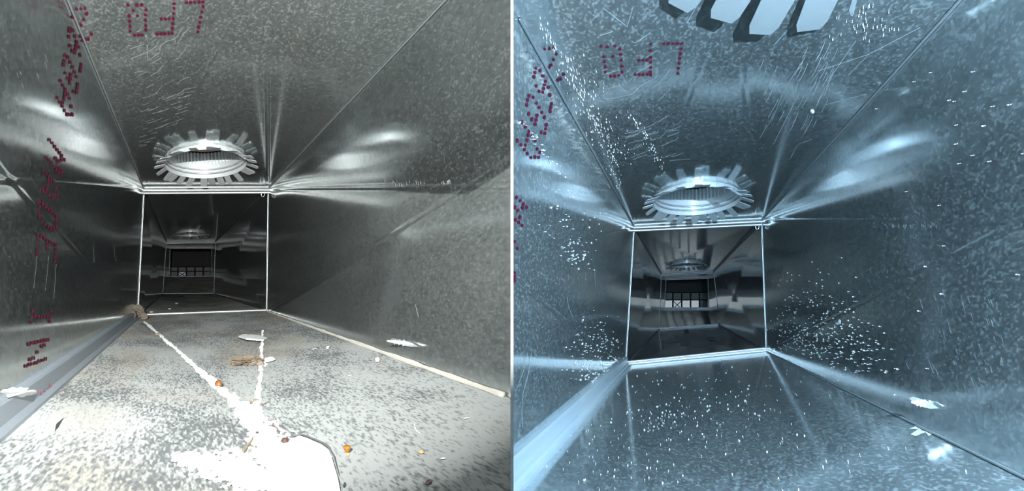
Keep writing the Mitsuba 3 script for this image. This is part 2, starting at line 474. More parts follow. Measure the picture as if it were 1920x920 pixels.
# right duct letters
k2 = lambda c: px(c, 960, 0, 2)
kc = lambda c: px(c, 950, 60, 3.68)
kd = lambda c: px(c, 940, 340, 4.18)
characters('ceiling_001', PR('ceiling'), [
    k2([(335, 170), (358, 172), (387, 168), (405, 180), (345, 210), (378, 208), (408, 200), (347, 228), (410, 222), (350, 248), (413, 245), (350, 267), (412, 268), (370, 282), (385, 283), (400, 280)]),
    k2([(520, 162), (520, 187), (520, 212), (477, 222), (492, 222), (507, 222), (520, 230), (520, 250), (519, 266), (462, 277), (477, 277), (492, 277), (507, 276), (520, 277)]),
    k2([(570, 160), (587, 160), (604, 160), (621, 160), (637, 160), (634, 180), (632, 198), (629, 216), (627, 235), (624, 253), (622, 272)]),
    kc([(262, 112), (295, 110), (323, 106), (343, 147), (323, 185), (307, 222), (295, 238), (392, 287), (372, 320), (352, 328)])], 3.0, 2.9)
characters('wall_left_001', PR('wall_left'), [
    kc([(237, 125), (229, 155), (303, 305), (320, 338), (341, 350)]),
    kc([(198, 250), (192, 280), (185, 310), (228, 265), (248, 303), (265, 340), (285, 380), (295, 435), (200, 372), (220, 408), (245, 415), (252, 390), (258, 365)]),
    kc([(150, 440), (180, 450), (140, 470), (134, 503), (202, 490), (220, 520), (240, 555), (258, 588), (148, 563), (170, 602), (193, 635), (200, 605), (206, 575), (307, 495), (302, 520), (296, 547)]),
    kc([(102, 622), (125, 655), (150, 685), (145, 710), (137, 745), (125, 780), (118, 810), (68, 748), (95, 778), (140, 838), (165, 865), (192, 862), (218, 865), (170, 720), (193, 750), (207, 805), (270, 640), (265, 668), (260, 698), (233, 692), (225, 830)]),
    kd([(114, 125), (143, 150), (168, 180), (162, 205), (195, 202), (100, 203), (124, 226), (106, 300), (142, 280), (131, 320), (158, 343)]),
    kd([(100, 470), (120, 525), (100, 715), (100, 745), (100, 775)])], 2.5, 3.9)


def scratches(where, pan, lines, w=0.9, mat='m_scratch'):
    k = add(numbered(where+'__scratches'), cat([ribbon(pan, l, w) for l in lines]), mat)
    tag(k, 'fine pale scratches in the sheet', kind='stuff')


def short_scratches(n, x0, x1, y0, y1, dx, dy):
    out = []
    for _ in range(n):
        x, y = rng.uniform(x0, x1), rng.uniform(y0, y1)
        s = rng.uniform(0.4, 1.1)
        out.append([(x, y), (x+dx*s*0.5, y+dy*s*0.4), (x+dx*s, y+dy*s)])
    return out


s6 = [k6(l) for l in (
    [(215, 330), (260, 375), (310, 335)], [(195, 270), (135, 300)], [(215, 330), (250, 415), (325, 370)], [(70, 465), (210, 415)], [(85, 555), (240, 495), (320, 440), (350, 380)],
    [(85, 555), (90, 575)], [(235, 420), (235, 510), (243, 575)], [(355, 480), (360, 440), (420, 390), (490, 370), (535, 335)], [(260, 570), (300, 535), (360, 495)], [(280, 600), (370, 548)],
    [(500, 360), (505, 405), (525, 412), (590, 310), (655, 250)], [(395, 615), (340, 680), (270, 720)], [(490, 580), (540, 545), (620, 440)], [(520, 800), (560, 765), (640, 730)], [(690, 875), (610, 885)],
    [(520, 910), (600, 850), (680, 835)], [(320, 890), (380, 820)], [(225, 840), (300, 800)], [(530, 75), (515, 140), (535, 160)], [(470, 120), (420, 155)], [(640, 155), (600, 205)], [(555, 290), (520, 340)],
    [(150, 720), (240, 680)], [(110, 690), (200, 675)], [(40, 325), (75, 335)], [(55, 385), (75, 385)], [(50, 430), (75, 430)])]
scratches('ceiling', PL('ceiling'), s6+short_scratches(26, 262, 350, 175, 240, 26, -9)+short_scratches(14, 255, 300, 240, 275, 16, -4))
r5 = [k2(l) for l in (
    [(293, 80), (345, 30), (432, 98), (455, 20)], [(655, 85), (695, 15)], [(330, 130), (380, 115)], [(350, 275), (400, 260), (430, 310), (470, 270), (520, 240)], [(400, 315), (430, 345), (455, 325), (475, 330)],
    [(340, 305), (355, 330), (420, 315)], [(365, 370), (450, 350), (480, 320), (545, 285)], [(540, 300), (545, 315), (595, 255)], [(440, 380), (485, 350)], [(445, 500), (520, 470), (590, 430)], [(550, 520), (580, 490), (625, 485)],
    [(560, 545), (620, 520)], [(445, 590), (520, 560)], [(590, 600), (670, 595)], [(460, 160), (520, 120)], [(340, 350), (360, 375)], [(550, 375), (595, 330)], [(500, 215), (540, 190)], [(405, 185), (425, 160)])]
r6 = [px(l, 1440, 0, 2) for l in (
    [(185, 265), (380, 200), (570, 100)], [(20, 170), (90, 90), (150, 15)], [(15, 450), (60, 335), (140, 210)], [(225, 300), (330, 150)], [(165, 300), (220, 230)], [(20, 540), (120, 340)], [(215, 390), (370, 350)],
    [(85, 590), (110, 540), (165, 520)], [(300, 280), (380, 200)], [(200, 420), (225, 370)], [(0, 440), (40, 370)])]
scratches('ceiling_001', PR('ceiling'), r5+r6+short_scratches(22, 1170, 1260, 240, 300, 24, -8)+short_scratches(50, 1420, 1560, 100, 260, 16, -32))
scratches('wall_left_001', PR('wall_left'), [px(l, 930, 660, 3.673) for l in ([(215, 0), (185, 130), (130, 270)], [(240, 0), (220, 140), (182, 280), (172, 400), (177, 515)])]+[[(1062, 557), (1066, 578), (1074, 595)], [(1114, 508), (1116, 535)], [(1098, 512), (1097, 525)]])
scratches('wall_left', PL('wall_left'), [[(214, 460), (214, 478), (218, 490)], [(174, 460), (176, 492)], [(206, 288), (226, 320), (232, 336)], [(68, 480), (62, 540)], [(90, 480), (84, 545)], [(104, 495), (100, 560)]]+short_scratches(16, 10, 110, 90, 260, 5, 14), 0.5)
scratches('wall_right', PL('wall_right'), [[(780, 570), (783, 585), (786, 594)]]+short_scratches(30, 690, 850, 336, 344, 1, 7))
scratches('wall_right_001', PR('wall_right'), short_scratches(34, 1640, 1760, 417, 423, 0.5, 7)+[[(1736, 662), (1745, 680), (1752, 700)], [(1726, 560), (1732, 580)], [(1770, 620), (1775, 640)], [(1700, 680), (1706, 692)]]+short_scratches(50, 1750, 1900, 540, 720, 4, 12))

# specks
def specks(key, pan, pts, label, mat='m_white', r0=0.7, r1=1.9, dome=0.0012):
    p = np.array([q for q in pts])
    r = r0+(r1-r0)*rng.random(len(p))**2.2
    a, b = pan.find(p[:, 0], p[:, 1])
    ok = (a < 0.99) & (b > 0.01) & (b < 0.99)
    p, r = p[ok], r[ok]
    k = add(numbered(key+'__white_specks'), stamp(pan, p[:, 0], p[:, 1], r*0.9, r*1.1, 0.0004, 6, dome), mat)
    tag(k, label, kind='stuff')


def blob(n, cx, cy, sx, sy, rot=0.0):
    q = rng.normal(size=(n, 2))*[sx, sy]
    c, s = math.cos(rot), math.sin(rot)
    return [(cx+c*x-s*y, cy+s*x+c*y) for x, y in q]


def trail(n, pts, w):
    p = np.asarray(pts, float); out = []
    for _ in range(n):
        t = rng.random()*(len(p)-1); i = int(t)
        q = p[i]+(p[i+1]-p[i])*(t-i)+rng.normal(size=2)*w
        out.append((q[0], q[1]))
    return out


specks('wall_right_001', PR('wall_right'), blob(260, 1530, 610, 60, 45, 0.5)+blob(120, 1490, 640, 40, 18, 0.3)+blob(60, 1600, 650, 55, 25, 0.3)+blob(30, 1800, 300, 90, 160), 'bright white specks sprayed over the far end of the right wall of the right duct')
specks('wall_left_001', PR('wall_left'), blob(150, 1120, 650, 28, 28)+blob(90, 1122, 700, 22, 12)+blob(50, 1084, 480, 18, 18)+trail(30, [(975, 225), (1012, 280), (1060, 335)], 4)+blob(40, 1070, 425, 25, 30), 'bright white specks on the left wall of the right duct above its seam')
specks('ceiling_001', PR('ceiling'), trail(150, [(1010, 40), (1060, 120), (1100, 205), (1140, 270), (1162, 350)], 5)+trail(130, [(1070, 130), (1130, 240), (1160, 320)], 20)+trail(60, [(1185, 215), (1220, 270), (1246, 330)], 4)+blob(50, 1620, 45, 35, 22), 'bright white specks in trails along the left side of the right duct ceiling', r1=1.7)
specks('floor_001', PR('floor'), blob(150, 1300, 740, 110, 50)+blob(60, 1240, 790, 30, 20)+blob(70, 1450, 800, 160, 80)+blob(60, 1150, 860, 80, 40), 'small white specks scattered over the clean floor of the right duct', r1=2.2)
# ------------------------------------------------------------------ round collars with bent tabs
class Spot:
    """Local axes at an opening: u across, s along the duct (drawn out like everything along it), z up out of the duct."""

    def __init__(self, pan, hole):
        a, b, self.r = hole
        self.o = pan.point(np.array(a), np.array(b))
        self.u = unit(pan.flat(np.array(a), np.array(b+1e-2))-pan.flat(np.array(a), np.array(b)))
        self.s = pan.duct.d*STRETCH
        self.z = pan.n

    def __call__(self, q):
        q = np.asarray(q, float)
        return self.o+q[..., 0:1]*self.u+q[..., 1:2]*self.s+q[..., 2:3]*self.z


def lathe(spot, prof, n=72, wave=None):
    """prof: (radius, height) pairs; wave(theta, i) adds to the radius."""
    t = np.arange(n)*2*np.pi/n
    rows = []
    for i, (r, z) in enumerate(prof):
        rr = r+(wave(t, i) if wave else 0*t)
        rows.append(np.stack([rr*np.cos(t), rr*np.sin(t), np.full(n, z)], -1))
    v = spot(np.array(rows).reshape(-1, 3))
    m = len(prof)
    i, j = np.meshgrid(np.arange(m-1), np.arange(n), indexing='ij'); j2 = (j+1) % n
    q = np.stack([i*n+j, i*n+j2, (i+1)*n+j2, (i+1)*n+j], -1).reshape(-1, 4)
    return trimesh.Trimesh(v, np.vstack([q[:, [0, 1, 2]], q[:, [0, 2, 3]]]), process=False)


def slab(spot, pts_top, t):
    """A thin bent strip: pts_top (m, 2, 3) pairs of edge points; t its thickness along z."""
    p = np.asarray(pts_top, float)
    lo = p-np.array([0, 0, t])
    m = len(p)
    v = spot(np.concatenate([p.reshape(-1, 3), lo.reshape(-1, 3)]))
    o = 2*m; f = []
    for i in range(m-1):
        a, b, c, d = 2*i, 2*i+1, 2*i+3, 2*i+2
        f += [(a, b, c), (a, c, d), (o+a, o+c, o+b), (o+a, o+d, o+c), (a, d, o+d), (a, o+d, o+a), (b, o+b, o+c), (b, o+c, c)]
    f += [(0, o, o+1), (0, o+1, 1), (2*m-2, 2*m-1, o+2*m-1), (2*m-2, o+2*m-1, o+2*m-2)]
    return trimesh.Trimesh(v, f, process=False)


def collar(pan, hole, label, flex_label, tabs=25, seed=0, tab_len=0.021, flex=True):
    g = np.random.default_rng(seed)
    sp = Spot(pan, hole); r = sp.r; k = r/0.084
    key = numbered('duct_collar')
    tag(key, label, 'collar', 'round collars in the duct ceilings')
    add(key+'__ring', lathe(sp, [(r*1.0, -0.007), (r*0.985, -0.007), (r*0.985, 0.010), (r*0.985, 0.030)]), 'm_collar', smooth=40)
    for z in (0.004, 0.013):
        t = np.linspace(0, 2*np.pi, 73)[:-1]
        add(numbered(key+'__bead'), tube(sp(np.stack([r*0.975*np.cos(t), r*0.975*np.sin(t), np.full(72, z)], -1)), 0.0022, 8, True), 'm_cleat', smooth=True)
    nw = 62
    add(key+'__crimped_band', lathe(sp, [(r*0.975, 0.026), (r*0.965, 0.030), (r*0.955, 0.052)], nw*6, lambda t, i: (0, 0.0016, 0.0022)[i]*np.sin(t*nw)), 'm_crimp', smooth=50)
    for i in range(tabs):
        th = 2*np.pi*(i+0.5)/tabs+g.normal()*0.03*(flex)
        w = 0.0150*k*(0.9+0.2*g.random())/2
        far = math.sin(th)                                   # +1 at the far side
        ln = tab_len*k*(0.9+0.25*g.random())*(0.95 if far < -0.6 else 1.0)
        drop = (1.0 if flex else 0.15)*(0.0035+0.006*max(far, 0)+0.004*(1-abs(far)))*(0.6+0.8*g.random())
        if far < -0.6 and g.random() < 0.3:
            drop += 0.010
        tw = g.normal()*0.12*(flex)
        e, q = np.array([math.cos(th), math.sin(th), 0]), np.array([-math.sin(th), math.cos(th), 0])
        e2 = unit(e+tw*q); c = r*0.995*e
        z0 = 0.0 if flex else 0.0055
        rows = [(0, 0.0, 1.0), (0.0, -0.006+z0, 1.0), (0.12, -0.0072+z0, 1.0), (0.85, -0.0072+z0-drop*0.85, 0.97), (1.0, -0.0072+z0-drop, 0.72)]
        pts = [[c+e2*ln*f+np.array([0, 0, z])-q*w*s, c+e2*ln*f+np.array([0, 0, z])+q*w*s] for f, z, s in rows]
        add(numbered(key+'__tab'), slab(sp, pts, 0.0008), ('m_tab_pale' if g.random() < 0.16 else 'm_tab') if flex else 'm_tab_dull')
    if flex:
        fk = numbered('flexible_duct')
        tag(fk, flex_label, 'flexible duct', 'flexible ducts above the collars')
        add(fk+'__liner', lathe(sp, [(r*0.94, 0.0545), (r*0.96, 0.06), (r*0.97, 0.10), (r*0.93, 0.16), (r*0.5, 0.20), (r*0.02, 0.205)], 72), 'm_liner_end', smooth=60)
        t = np.linspace(0, 2*np.pi, 73)[:-1]
        for z in (0.075, 0.095, 0.115):
            add(numbered(fk+'__hoop'), tube(sp(np.stack([r*0.955*np.cos(t), r*0.955*np.sin(t), np.full(72, z)], -1)), 0.0012, 6, True), 'm_wire', smooth=True)


scene['m_tab'] = P((0.68, 0.70, 0.71), 0.45, 0.12)
scene['m_tab_dull'] = P((0.24, 0.25, 0.25), 0.5, 0.2)
scene['m_tab_pale'] = P((0.80, 0.86, 0.88), 0.5, 0.1)
collar(PL('ceiling'), PL('ceiling').holes[0], 'round tabbed metal collar in the near ceiling of the left duct', 'beige lined flexible duct seen up through the near collar of the left duct', seed=3)
collar(PR('ceiling'), PR('ceiling').holes[0], 'round tabbed metal collar just before the first joint of the right duct', 'beige lined flexible duct seen through the near collar of the right duct', seed=3)
collar(PR('ceiling'), PR('ceiling').holes[1], 'large collar at the top edge of the right duct, only four tabs showing', '', tabs=30, seed=8, tab_len=0.026, flex=False)
collar(PL('ceiling', 1), PL('ceiling', 1).holes[0], 'small far collar in the ceiling beyond the first joint of the left duct', 'flexible duct above the far collar of the left duct', seed=5)
collar(PR('ceiling', 1), PR('ceiling', 1).holes[0], 'small far collar in the ceiling beyond the first joint of the right duct', 'flexible duct above the far collar of the right duct', seed=6)

# ------------------------------------------------------------------ lengthwise corner seams
def along(duct, i, t):
    A, B = duct.stations[0][1][i], duct.stations[1][1][i]
    return A+(B-A)*np.asarray(t)[:, None]


def edge_t(duct, i, side):
    """Where a corner line of the near section starts: short of the divider."""
    q = along(duct, i, np.linspace(0.34, 1, 400))
    ok = (q[:, 0]-SPLIT*q[:, 1])*side > 0.004
    return np.linspace(0.34, 1, 400)[ok][0]


for tagname, duct, side in (('L', left, -1), ('R', right, 1)):
    where = 'left' if tagname == 'L' else 'right'
    for i, nm, inn in ((0, 'upper left', (1, -1)), (1, 'upper right', (-1, -1)), (2, 'lower right', (-1, 1))):
        c = duct.stations[1][1]
        rt, up = unit(c[1]-c[0]), unit(c[0]-c[3])
        t = np.linspace(edge_t(duct, i, side), 0.998, 40)
        off = 0.0012*(inn[0]*rt+inn[1]*up)
        trim(tube(along(duct, i, t)+off, 0.0011, 8), 'm_edge', f'thin seam along the {nm} corner of the {where} duct', smooth=True)
    for i, j in ((0, 1), (1, 2), (2, 2), (3, 2)):                                     # seams of the second section
        A, B = duct.stations[1][1][i], duct.stations[2][1][i]
        t = np.linspace(0.004, 1, 20)[:, None]
        inn = unit(np.mean(duct.stations[1][1], 0)-A)
        trim(tube(A+(B-A)*t+inn*0.003, 0.0035 if i == 1 else 0.0018, 8), 'm_seam_dark' if tagname == 'L' else 'm_seam', f"{('upper left', 'upper right', 'lower right', 'lower left')[i]} corner seam beyond the first joint of the {where} duct", smooth=True)
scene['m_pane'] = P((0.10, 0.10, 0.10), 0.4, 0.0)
scene['m_seam_dark'] = P((0.30, 0.31, 0.31), 0.4, 0.8)
scene['m_seam_grey'] = P((0.30, 0.33, 0.37), 0.45, 0.35)
scene['m_seam_pale'] = P((0.60, 0.66, 0.70), 0.42, 0.35)


def profile_strip(pan, fpan, t, prof):
    """A folded seam in a lower corner: prof lists (up the wall, out over the floor) offsets in metres, swept along the corner."""
    c = pan.duct.stations[1][1]
    rt, up = unit(c[2]-c[3]), unit(c[0]-c[3])
    q = along(pan.duct, 3, t)
    v = np.concatenate([q+up*z+rt*x for x, z in prof])
    n, m = len(t), len(prof)
    f = []
    for k in range(m):
        k2 = (k+1) % m
        i = np.arange(n-1)
        f += [np.stack([k*n+i, k*n+i+1, k2*n+i+1], -1), np.stack([k*n+i, k2*n+i+1, k2*n+i], -1)]
    mesh = trimesh.Trimesh(v, np.vstack(f), process=False)
    if pan.duct is right:
        mesh = mesh.slice_plane([0, 0, 0], [1, -SPLIT, 0])
    return mesh


t0 = edge_t(right, 3, 1)
kk = trim(profile_strip(PL('wall_left'), None, np.linspace(0.34, 0.992, 60), [(-0.004, 0.0185), (0.0035, 0.0180), (0.0050, 0.0165), (0.0055, 0.004), (0.0105, 0.0015), (0.0105, -0.003), (-0.004, -0.003)]), 'm_seam_grey', 'raised folded seam along the lower left corner of the left duct', smooth=25)
trim(profile_strip(PR('wall_left'), None, np.linspace(t0-0.06, 0.996, 60), [(-0.004, 0.024), (0.0030, 0.0235), (0.0050, 0.021), (0.0060, 0.008), (0.0090, 0.0055), (0.0100, 0.0025), (0.0155, 0.0018), (0.0160, -0.003), (-0.004, -0.003)]), 'm_seam_pale', 'pale folded seam along the lower left corner of the right duct', smooth=25)

# the character printed across the left seam
c = left.stations[1][1]
for nm, pts in (('a', kb([(187, 705), (197, 740), (230, 760), (258, 748), (283, 737), (307, 718), (330, 710), (355, 695), (300, 700)])),):
    pan = PL('wall_left'); q = np.array(pts)
    add(numbered(kk+'__printed_character'), stamp(pan, q[:, 0], q[:, 1], 2.3, 4.6, 0.0066), 'm_ink_faded')

# ------------------------------------------------------------------ grille at the far end of each duct
for tagname, duct, rows in (('L', left, (500, 519, 318, 397)), ('R', right, (548, 579, 1245, 1328))):
    where = 'left' if tagname == 'L' else 'right'
    key = numbered('end_grille')
    y0, y1, x0, x1 = rows
    s = duct.stations[4][0]-0.06
    A = lambda x, y, o=0.0: duct.at(s-o, x, y)
    tag(key, f'grille with upright bars and panes, some given an added glow, at the far end of the {where} duct', 'grille')
    mb = 'm_dark'
    cols = np.linspace(x0, x1, 6)
    for x in cols:
        add(numbered(key+'__bar'), tube([A(x, y0, 0.02), A(x, y1, 0.02)], 0.006, 6), mb)
    for y in (y0, (y0*0.55+y1*0.45), y1):
        add(numbered(key+'__rail'), tube([A(x0, y, 0.02), A(x1, y, 0.02)], 0.005, 6), mb)
    for (p, q) in (((cols[1], y1), (cols[2], (y0+y1)/2)), ((cols[2], y1), (cols[1], (y0+y1)/2))):
        add(numbered(key+'__brace'), tube([A(*p, 0.02), A(*q, 0.02)], 0.004, 6), mb)
    ym = y0*0.55+y1*0.45
    glow = []
    for i in range(5):
        for r, (ya, yb) in enumerate(((y0, ym), (ym, y1))):
            c = [A(cols[i]+1.5, ya+1), A(cols[i+1]-1.5, ya+1), A(cols[i+1]-1.5, yb-1), A(cols[i]+1.5, yb-1)]
            back = [q+duct.d*0.01 for q in c]
            m = trimesh.convex.convex_hull(np.array(c+back))
            lit = (r == 1 and i < 4) if tagname == 'R' else (r == 1 and i == 1)
            if lit:
                glow.append(m)
            else:
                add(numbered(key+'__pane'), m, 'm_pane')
    k = add(key+'__added_glow_pane', cat(glow), 'm_white')
    lum = 0.34 if tagname == 'R' else 0.08
    scene[k]['emitter'] = {'type': 'area', 'sampling_weight': 1.0, 'radiance': {'type': 'rgb', 'value': [lum*0.85, lum*1.0, lum*1.06]}}  # added emission, stands in for mirrored reflections in the panes
    tag(k, 'panes with an added glow in place of reflections')
    # the sheet that closes the duct
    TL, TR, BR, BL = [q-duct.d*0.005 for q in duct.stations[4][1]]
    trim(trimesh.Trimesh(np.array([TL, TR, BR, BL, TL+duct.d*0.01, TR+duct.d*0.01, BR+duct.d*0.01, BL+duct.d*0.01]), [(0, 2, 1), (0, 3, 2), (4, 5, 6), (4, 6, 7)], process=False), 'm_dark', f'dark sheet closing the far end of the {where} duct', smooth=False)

# ------------------------------------------------------------------ debris on the dusty floor
def M(color, rough=0.6):
    k = 'm_%02x%02x%02x' % tuple(int(c*255) for c in color)
    if k not in scene:
        scene[k] = P(color, rough)
    return k


def lump(seed, sub=3, amp=0.25, freq=1.6):
    m = trimesh.creation.icosphere(subdivisions=sub)
    v = np.array(m.vertices)
    d = meshkit.fbm(v*freq+seed*7.3, 4, seed)-0.5
    return trimesh.Trimesh(v*(1+2*amp*d)[:, None], m.faces, process=False)


def on_floor(pan, x, y):
    a, b = pan.find(np.array([float(x)]), np.array([float(y)]))
    p = pan.point(a, b)[0]
    return p, p@pan.duct.d/F               # the point, metres per pixel there


def place(mesh, pan, x, y, size, rot=0.0, sink=0.1):
    """size: (across, along, up) in pixels seen there; along is drawn out like the ducts are. Rests the mesh on the sheet."""
    p, k = on_floor(pan, x, y)
    c = pan.duct.stations[1][1]
    rt = unit(c[1]-c[0]); up = -pan.n
    v = np.array(mesh.vertices)
    v = v-(v.max(0)+v.min(0))/2
    v = v/np.abs(v).max(0)
    v = v*np.array(size)/2*k
    cs, sn = math.cos(rot), math.sin(rot)
    v = np.stack([cs*v[:, 0]-sn*v[:, 1], sn*v[:, 0]+cs*v[:, 1], v[:, 2]], -1)
    v[:, 2] -= v[:, 2].min()*(1-sink)
    return trimesh.Trimesh(p+v[:, 0:1]*rt+v[:, 1:2]*STRETCH*pan.duct.d+v[:, 2:3]*up, mesh.faces, process=False)


FL = PL('floor')
def thing(name, mesh, mat, label, category, group=None, smooth=60):
    k = add(numbered(name), mesh, mat, smooth=smooth)
    return tag(k, label, category, group)


# mud nest in the corner of the first joint
k = numbered('mud_clump')
tag(k, 'rough brown mud clump in the lower left corner of the first joint', 'mud clump')
add(k+'__body', place(lump(3, 5, 0.5, 3.5), FL, 257, 596, (27, 18, 26)), M((0.23, 0.19, 0.15), 0.9), smooth=30)
add(numbered(k+'__lobe'), place(lump(8, 3, 0.40, 2.6), FL, 270, 599, (15, 12, 13)), M((0.30, 0.25, 0.20), 0.9), smooth=30)
add(numbered(k+'__lobe'), place(lump(11, 3, 0.40, 2.6), FL, 250, 601, (11, 9, 19)), M((0.20, 0.165, 0.13), 0.9), smooth=30)

# brown dropping
k = numbered('bark_fragment')
tag(k, 'long crumbly brown fragment lying across the dusty floor', 'bark')
add(k+'__body', place(lump(21, 5, 0.85, 4.0), FL, 463, 684, (64, 26, 20)), M((0.19, 0.145, 0.105), 0.85), smooth=30)
for i, (x, y, w, h) in enumerate(((442, 680, 16, 8), (456, 678, 13, 8), (474, 680, 18, 9), (488, 682, 15, 7))):
    add(numbered(k+'__crumb'), place(lump(30+i, 3, 0.4, 2.2), FL, x, y+5, (w, h, h+5)), M(((0.36, 0.24, 0.13), (0.28, 0.2, 0.13), (0.2, 0.155, 0.115), (0.25, 0.19, 0.15))[i], 0.8), smooth=30)


def flake(seed, n=14, rough=0.25):
    g = np.random.default_rng(seed)
    t = np.arange(n)*2*np.pi/n
    r = 1+rough*(g.random(n)-0.5)*2
    top = np.stack([r*np.cos(t), r*np.sin(t), 0.5+0.5*np.cos(t+seed)], -1)
    v = np.vstack([top, top-[0, 0, 0.5], [[0, 0, 0.8], [0, 0, 0.1]]])
    i = np.arange(n); j = (i+1) % n
    f = np.vstack([np.stack([i, j, 0*i+2*n], -1), np.stack([n+j, n+i, 0*i+2*n+1], -1), np.stack([i, n+i, n+j], -1), np.stack([i, n+j, j], -1)])
    return trimesh.Trimesh(v, f, process=False)


W = M((0.80, 0.79, 0.76), 0.6)
for x, y, w, d_, u, rot, lab in ((474, 636, 50, 60, 8, -0.1, 'large white paint flake lying beyond the brown fragment'), (503, 677, 19, 26, 8, 0.1, 'small white flake at the right tip of the brown fragment'),
                                 (494, 684, 16, 20, 4, 0.0, 'white flake under the right tip of the brown fragment'), (615, 653, 6, 4, 5, 0, 'tiny white chip on the floor nearest the right wall seam beyond the pebble'),
                                 (655, 706, 7, 4, 3, 0, 'tiny white chip on the floor below the pebble'), (561, 763, 9, 5, 3, 0, 'cream chip on the grey floor right of the dust line'),
                                 (875, 786, 12, 5, 5, 0, 'white chip alone near the right side of the floor'), (831, 861, 11, 6, 5, 0, 'white chip near the bottom right, below the curved sliver'),
                                 (590, 654, 9, 2, 1, 0, 'flat pale scrap left of the tiny white chip')):
    thing('white_flake', place(flake(int(x)), FL, x, y, (w, d_, u), rot), W, lab, 'flake', 'white flakes on the dusty floor', smooth=False)


def lathe_z(prof, n=20):
    t = np.arange(n)*2*np.pi/n
    v = np.concatenate([np.stack([r*np.cos(t), r*np.sin(t), np.full(n, z)], -1) for r, z in prof])
    m = len(prof)
    i, j = np.meshgrid(np.arange(m-1), np.arange(n), indexing='ij'); j2 = (j+1) % n
    q = np.stack([i*n+j, i*n+j2, (i+1)*n+j2, (i+1)*n+j], -1).reshape(-1, 4)
    return trimesh.Trimesh(v, np.vstack([q[:, [0, 1, 2]], q[:, [0, 2, 3]]]), process=False)


nut = lathe_z([(0.02, -1), (0.45, -0.92), (0.8, -0.6), (0.98, -0.1), (0.95, 0.35), (0.7, 0.75), (0.35, 0.95), (0.02, 1.0)])
cone = lathe_z([(0.02, -1), (0.12, -0.95), (0.5, -0.2), (0.95, 0.55), (1.0, 0.75), (0.8, 0.95), (0.02, 1.0)])
k = numbered('seed')
tag(k, 'shiny brown seed on the white dust line left of centre', 'seed', 'seeds on the dusty floor')
add(k+'__kernel', place(nut, FL, 410, 727, (13, 9, 15)), M((0.22, 0.085, 0.03), 0.3), smooth=True)
add(k+'__stalk', place(lump(5, 2, 0.3), FL, 414, 729, (5, 4, 5)), M((0.14, 0.09, 0.06), 0.7), smooth=True)
k = numbered('seed')
tag(k, 'amber seed standing on its point right of the white card', 'seed', 'seeds on the dusty floor')
add(k+'__kernel', place(cone, FL, 651, 851, (16, 8, 17)), M((0.30, 0.12, 0.02), 0.3), smooth=True)
add(k+'__tip', place(lump(6, 2, 0.2), FL, 652, 854, (7, 4, 6)), M((0.66, 0.42, 0.14), 0.5), smooth=True)
thing('seed', place(lump(41, 3, 0.2), FL, 804, 907, (17, 7, 9), 0.3), M((0.07, 0.045, 0.05), 0.45), 'dark oval seed at the bottom right of the dusty floor', 'seed', 'seeds on the dusty floor')
thing('pebble', place(lump(51, 3, 0.25), FL, 708, 679, (10, 6, 11)), M((0.52, 0.46, 0.40), 0.8), 'small tan pebble beside the dust ridge of the lower right corner', 'pebble')
thing('orange_crumb', place(lump(52, 3, 0.3), FL, 790, 850, (10, 6, 7)), M((0.62, 0.36, 0.15), 0.7), 'pale orange crumb below the curved white sliver', 'crumb')
thing('brown_crumb', place(lump(53, 3, 0.4), FL, 534, 832, (15, 7, 13)), M((0.07, 0.035, 0.03), 0.8), 'dark brown crumb at the upper left corner of the white card', 'crumb')
thing('brown_crumb', place(lump(54, 3, 0.4), FL, 295, 629, (8, 5, 5)), M((0.34, 0.26, 0.2), 0.8), 'tiny brown crumb on the dust line near the mud clump', 'crumb')
thing('tan_crumb', place(lump(55, 3, 0.5), FL, 480, 754, (13, 6, 7)), M((0.22, 0.15, 0.10), 0.8), 'tan crumb where the two white dust lines meet', 'crumb')
thing('dark_crumb', place(lump(56, 3, 0.5), FL, 471, 758, (5, 4, 7)), M((0.12, 0.1, 0.09), 0.8), 'dark crumb left of the tan crumb at the dust line meeting', 'crumb')
thing('dark_crumb', place(lump(57, 3, 0.5), FL, 490, 762, (7, 4, 7)), M((0.15, 0.11, 0.09), 0.8), 'dark crumb right of the tan crumb at the dust line meeting', 'crumb')
thing('dark_crumb', place(lump(58, 3, 0.4), FL, 482, 815, (7, 4, 7)), M((0.05, 0.05, 0.05), 0.8), 'black crumb at the head of the tan twig', 'crumb')
for i, (x, y, w, lab) in enumerate(((488, 824, 6, 'small black crumb just below the twig head'), (497, 827, 5, 'black crumb second to the right of the twig head'), (487, 862, 7, 'black crumb in the white dust left of the yellow sliver'),
                                    (474, 891, 7, 'black crumb at the bottom left of the white dust'), (534, 867, 6, 'black crumb above the yellow sliver'), (510, 862, 5, 'black crumb left of the one above the yellow sliver'),
                                    (629, 894, 7, 'black crumb at the right corner of the white card'), (646, 912, 12, 'dark crumb at the bottom edge right of the card'), (510, 877, 4, 'tiny black crumb left of the yellow sliver'))):
    thing('dark_crumb', place(lump(60+i, 2, 0.4), FL, x, y, (w, 4, w*0.7), i), M((0.06, 0.06, 0.06), 0.8), lab, 'crumb', 'dark crumbs in the white dust')


def twig(pan, pts, radii, lift):
    out = []
    for (x, y), l in zip(pts, lift):
        p, k = on_floor(pan, x, y)
        out.append(p-pan.n*(l*k+radii[0]*k*0.8))
    r = np.array(radii)*k
    p = np.array(out); n = 16
    t = np.linspace(0, len(p)-1, n)
    q = np.stack([np.interp(t, np.arange(len(p)), p[:, i]) for i in range(3)], -1)
    return tube(q, np.interp(t, np.arange(len(r)), r), 8)


